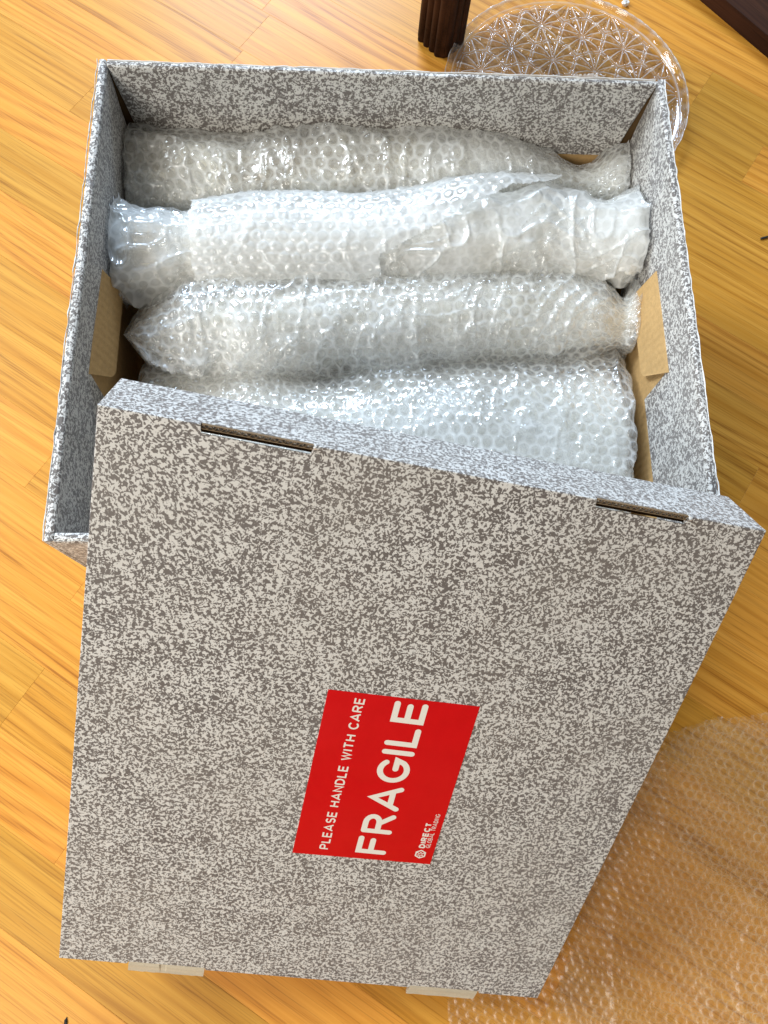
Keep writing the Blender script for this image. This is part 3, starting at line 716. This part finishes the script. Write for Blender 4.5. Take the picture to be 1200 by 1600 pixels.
# ------------------------------------------------------------------ pressed glass plate behind the box
pc = Vector((.262, .481, 0)); PR = .1665
gp = empty('glass_plate', pc, 'round clear pressed glass plate with star pattern on the floor behind the box', 'plate')
def plate():
    nr, na = 210, 1080; r = np.r_[np.linspace(0.0005, PR, nr)]; a = np.linspace(0, 2 * math.pi, na, endpoint=False)
    Rr, A = np.meshgrid(r, a, indexing='ij'); Rr = Rr * (1 + .003 * np.cos(A * 40) * (Rr / PR) ** 8); X = Rr * np.cos(A); Y = Rr * np.sin(A)
    p = .060
    # star centres on a hexagonal lattice
    ca, sa = math.cos(.3), math.sin(.3); u = X * ca - Y * sa; v = X * sa + Y * ca; hh = p * math.sqrt(3)
    ax, ay = np.round(u / p) * p, np.round(v / hh) * hh; bx_, by_ = (np.floor(u / p) + .5) * p, (np.floor(v / hh) + .5) * hh
    ua = np.hypot(u - ax, v - ay) < np.hypot(u - bx_, v - by_); cx = np.where(ua, ax, bx_); cy = np.where(ua, ay, by_)
    dx, dy = u - cx, v - cy; rr = np.hypot(dx, dy); th = np.arctan2(dy, dx)
    tri = np.abs(((th * 12 / (2 * math.pi)) % 1) - .5) * 2
    star = tri * np.clip(rr / .012, 0.1, 1) * np.clip((.0320 - rr) / .006, 0, 1) * .0046
    # clear hexagon windows between three stars
    q = np.stack([np.abs(dx), np.abs(dx * .5 + dy * .866), np.abs(dx * .5 - dy * .866)], 0).max(0)
    rib = np.exp(-((q - p * .47) / .0011) ** 2) * .0016
    top = .0060 + star + rib
    rim = np.clip((Rr - .1545) / .012, 0, 1); flut = .0016 * np.abs(np.sin(A * 20)) * rim
    fadep = np.clip((.156 - Rr) / .004, 0, 1)
    top = .0060 + (star + rib) * fadep + .010 * rim ** 1.6 + flut + .0018 * np.exp(-((Rr - .1575) / .0014) ** 2)
    bot = .0008 + .0095 * np.clip((Rr - .1545) / .012, 0, 1) ** 1.6
    wl_ = rr * math.pi / 12; ins = np.clip((.0320 - rr) / .004, 0, 1) * np.clip(rr / .004, 0, 1)
    att = np.exp(-((1 - tri) * wl_ / .0009) ** 2) * ins * 1.0 - np.exp(-(tri * wl_ / .0011) ** 2) * ins * .8 + np.exp(-((q - p * .47) / .0011) ** 2) * .7 + np.exp(-(rr / .003) ** 2) * .6
    att = att * fadep + .75 * np.exp(-((Rr - .1575) / .0012) ** 2) + .8 * np.exp(-((Rr - PR) / .0012) ** 2) + .35 * rim * np.clip(np.sin(A * 40), 0, 1)
    Pt = np.stack((X, Y, top), -1); Pb = np.stack((X, Y, bot), -1)
    V = np.concatenate((Pt.reshape(-1, 3), Pb.reshape(-1, 3))); F_ = []
    i, j = np.meshgrid(np.arange(nr - 1), np.arange(na), indexing='ij'); j2 = (j + 1) % na
    ft = np.stack((i * na + j, (i + 1) * na + j, (i + 1) * na + j2, i * na + j2), -1).reshape(-1, 4); o_ = nr * na
    fb = (np.stack((i * na + j, i * na + j2, (i + 1) * na + j2, (i + 1) * na + j), -1) + o_).reshape(-1, 4)
    jj = np.arange(na); j3 = (jj + 1) % na; e = (nr - 1) * na
    fr = np.stack((e + jj, o_ + e + jj, o_ + e + j3, e + j3), -1)
    fc = np.stack((jj, j3, o_ + j3, o_ + jj), -1)
    return np_mesh('plate', V, np.concatenate((ft, fb, fr, fc)), False, np.concatenate((att.ravel(), np.zeros(att.size))))
link('plate_disc', plate(), M_GLASS, gp)

# crumpled scrap of wrap behind the back rim
sp = empty('wrap_scrap', (.205, .36, .004), 'small crumpled scrap of bubble wrap showing above the back rim beside the glass plate', 'wrap scrap')

# ------------------------------------------------------------------ table leg: square, reeded, dark
la = Vector((.0608, .5799, 0)); lb = Vector((.0975, .5385, 0)); dl = (lb - la).normalized(); pn = Vector((-dl.y, dl.x, 0)); pn = pn if pn.y > 0 else -pn
leg = empty('table_leg', la + dl * .027 + pn * .022, 'dark brown reeded wooden furniture leg standing behind the box', 'furniture leg')
w = .052; dp = .045; pts = []
nf = 4
for i in range(nf):
    for q in range(9):
        t = q / 8; x = -w / 2 + .004 + (w - .008) * (i + t) / nf; pts.append((x, -dp / 2 - .0040 * math.sin(math.pi * t) ** .7))
pts += [(w / 2, -dp / 2 + .003)]
for i in range(3):
    for q in range(9):
        t = q / 8; y = -dp / 2 + .004 + (dp - .008) * (i + t) / 3; pts.append((w / 2 + .0025 * math.sin(math.pi * t) ** .7, y))
pts += [(w / 2 - .003, dp / 2), (-w / 2 + .003, dp / 2), (-w / 2, dp / 2 - .003), (-w / 2, -dp / 2 + .003)]
lg_o = prism('leg_post', pts, .0, .62, M_DARKWOOD, leg); leg.rotation_euler = (0, 0, math.atan2(dl.y, dl.x))

# dark wooden board at the top right corner
ba = Vector(onz(1092, 0, 0)); bb = Vector(onz(1200, 92, 0)); db = (bb - ba).normalized(); nb_ = Vector((-db.y, db.x, 0)); nb_ = nb_ if nb_.y > 0 else -nb_
mid = (ba + bb) / 2
brd = empty('wooden_base_board', (mid.x, mid.y, 0), 'dark brown wooden furniture base at the top right corner of the floor', 'furniture base')
brd.rotation_euler = (0, 0, math.atan2(db.y, db.x))
box_obj('board', (-.6, .6, 0, .30, .0, .025), M_DARKWOOD, brd, .0015)

# crumbs
def crumb(name, px, py, size, mat, label, seed, flat=.5):
    bm = bmesh.new(); bmesh.ops.create_icosphere(bm, subdivisions=2, radius=size); rs = random.Random(seed)
    for v in bm.verts: v.co *= rs.uniform(.65, 1.25); v.co.z *= flat
    o = link(name, bm_mesh(name, bm, False), mat); o.location = Vector(onz(px, py)) + Vector((0, 0, size * flat * .8)); tag(o, label, 'scrap'); return o
crumb('white_fluff', 976, 8, .0048, M_PAPER, 'tiny white paper fluff on the floor beside the glass plate', 3, .8)
o = crumb('dark_scrap', 1193, 372, .0042, M_BLACK, 'small dark scrap on the floor at the right, level with the bundles', 4, .3); o.scale = (1.5, .4, 1); o.rotation_euler = (0, 0, .3)
o = crumb('dark_splinter', 103, 1598, .0030, M_BLACK, 'dark splinter on the floor at the lower left of the lid', 5, .4); o.scale = (.5, 1.4, 1)
# the scrap: a small crumpled film lying between box and plate
def scrap():
    n = VN(131); g = np.linspace(-1, 1, 60); X, Y = np.meshgrid(g, g, indexing='ij')
    r = np.hypot(X, Y); ang = np.arctan2(Y, X); k = .8 + .35 * n(ang * 3 + 9, ang * 0)
    P = np.stack((X * .032, Y * .018, .004 + .010 * np.clip(n(X * 3, Y * 3) + .5, 0, 1) + .008 * np.abs(n(X * 8 + 4, Y * 8))), -1)
    d = hexd(X * .032, Y * .018, .0098)[0] / .0047
    return np_mesh('scrap', P.reshape(-1, 3), grid_faces(60, 60, r < k), True, np.clip(d, 0, 1.3).ravel())
q = onz(830, 103, .06)
sp.location = (float(q[0]), D / 2 + .020, .255)

ob = link('crumpled_film', scrap(), M_FILM_MILKY, sp)
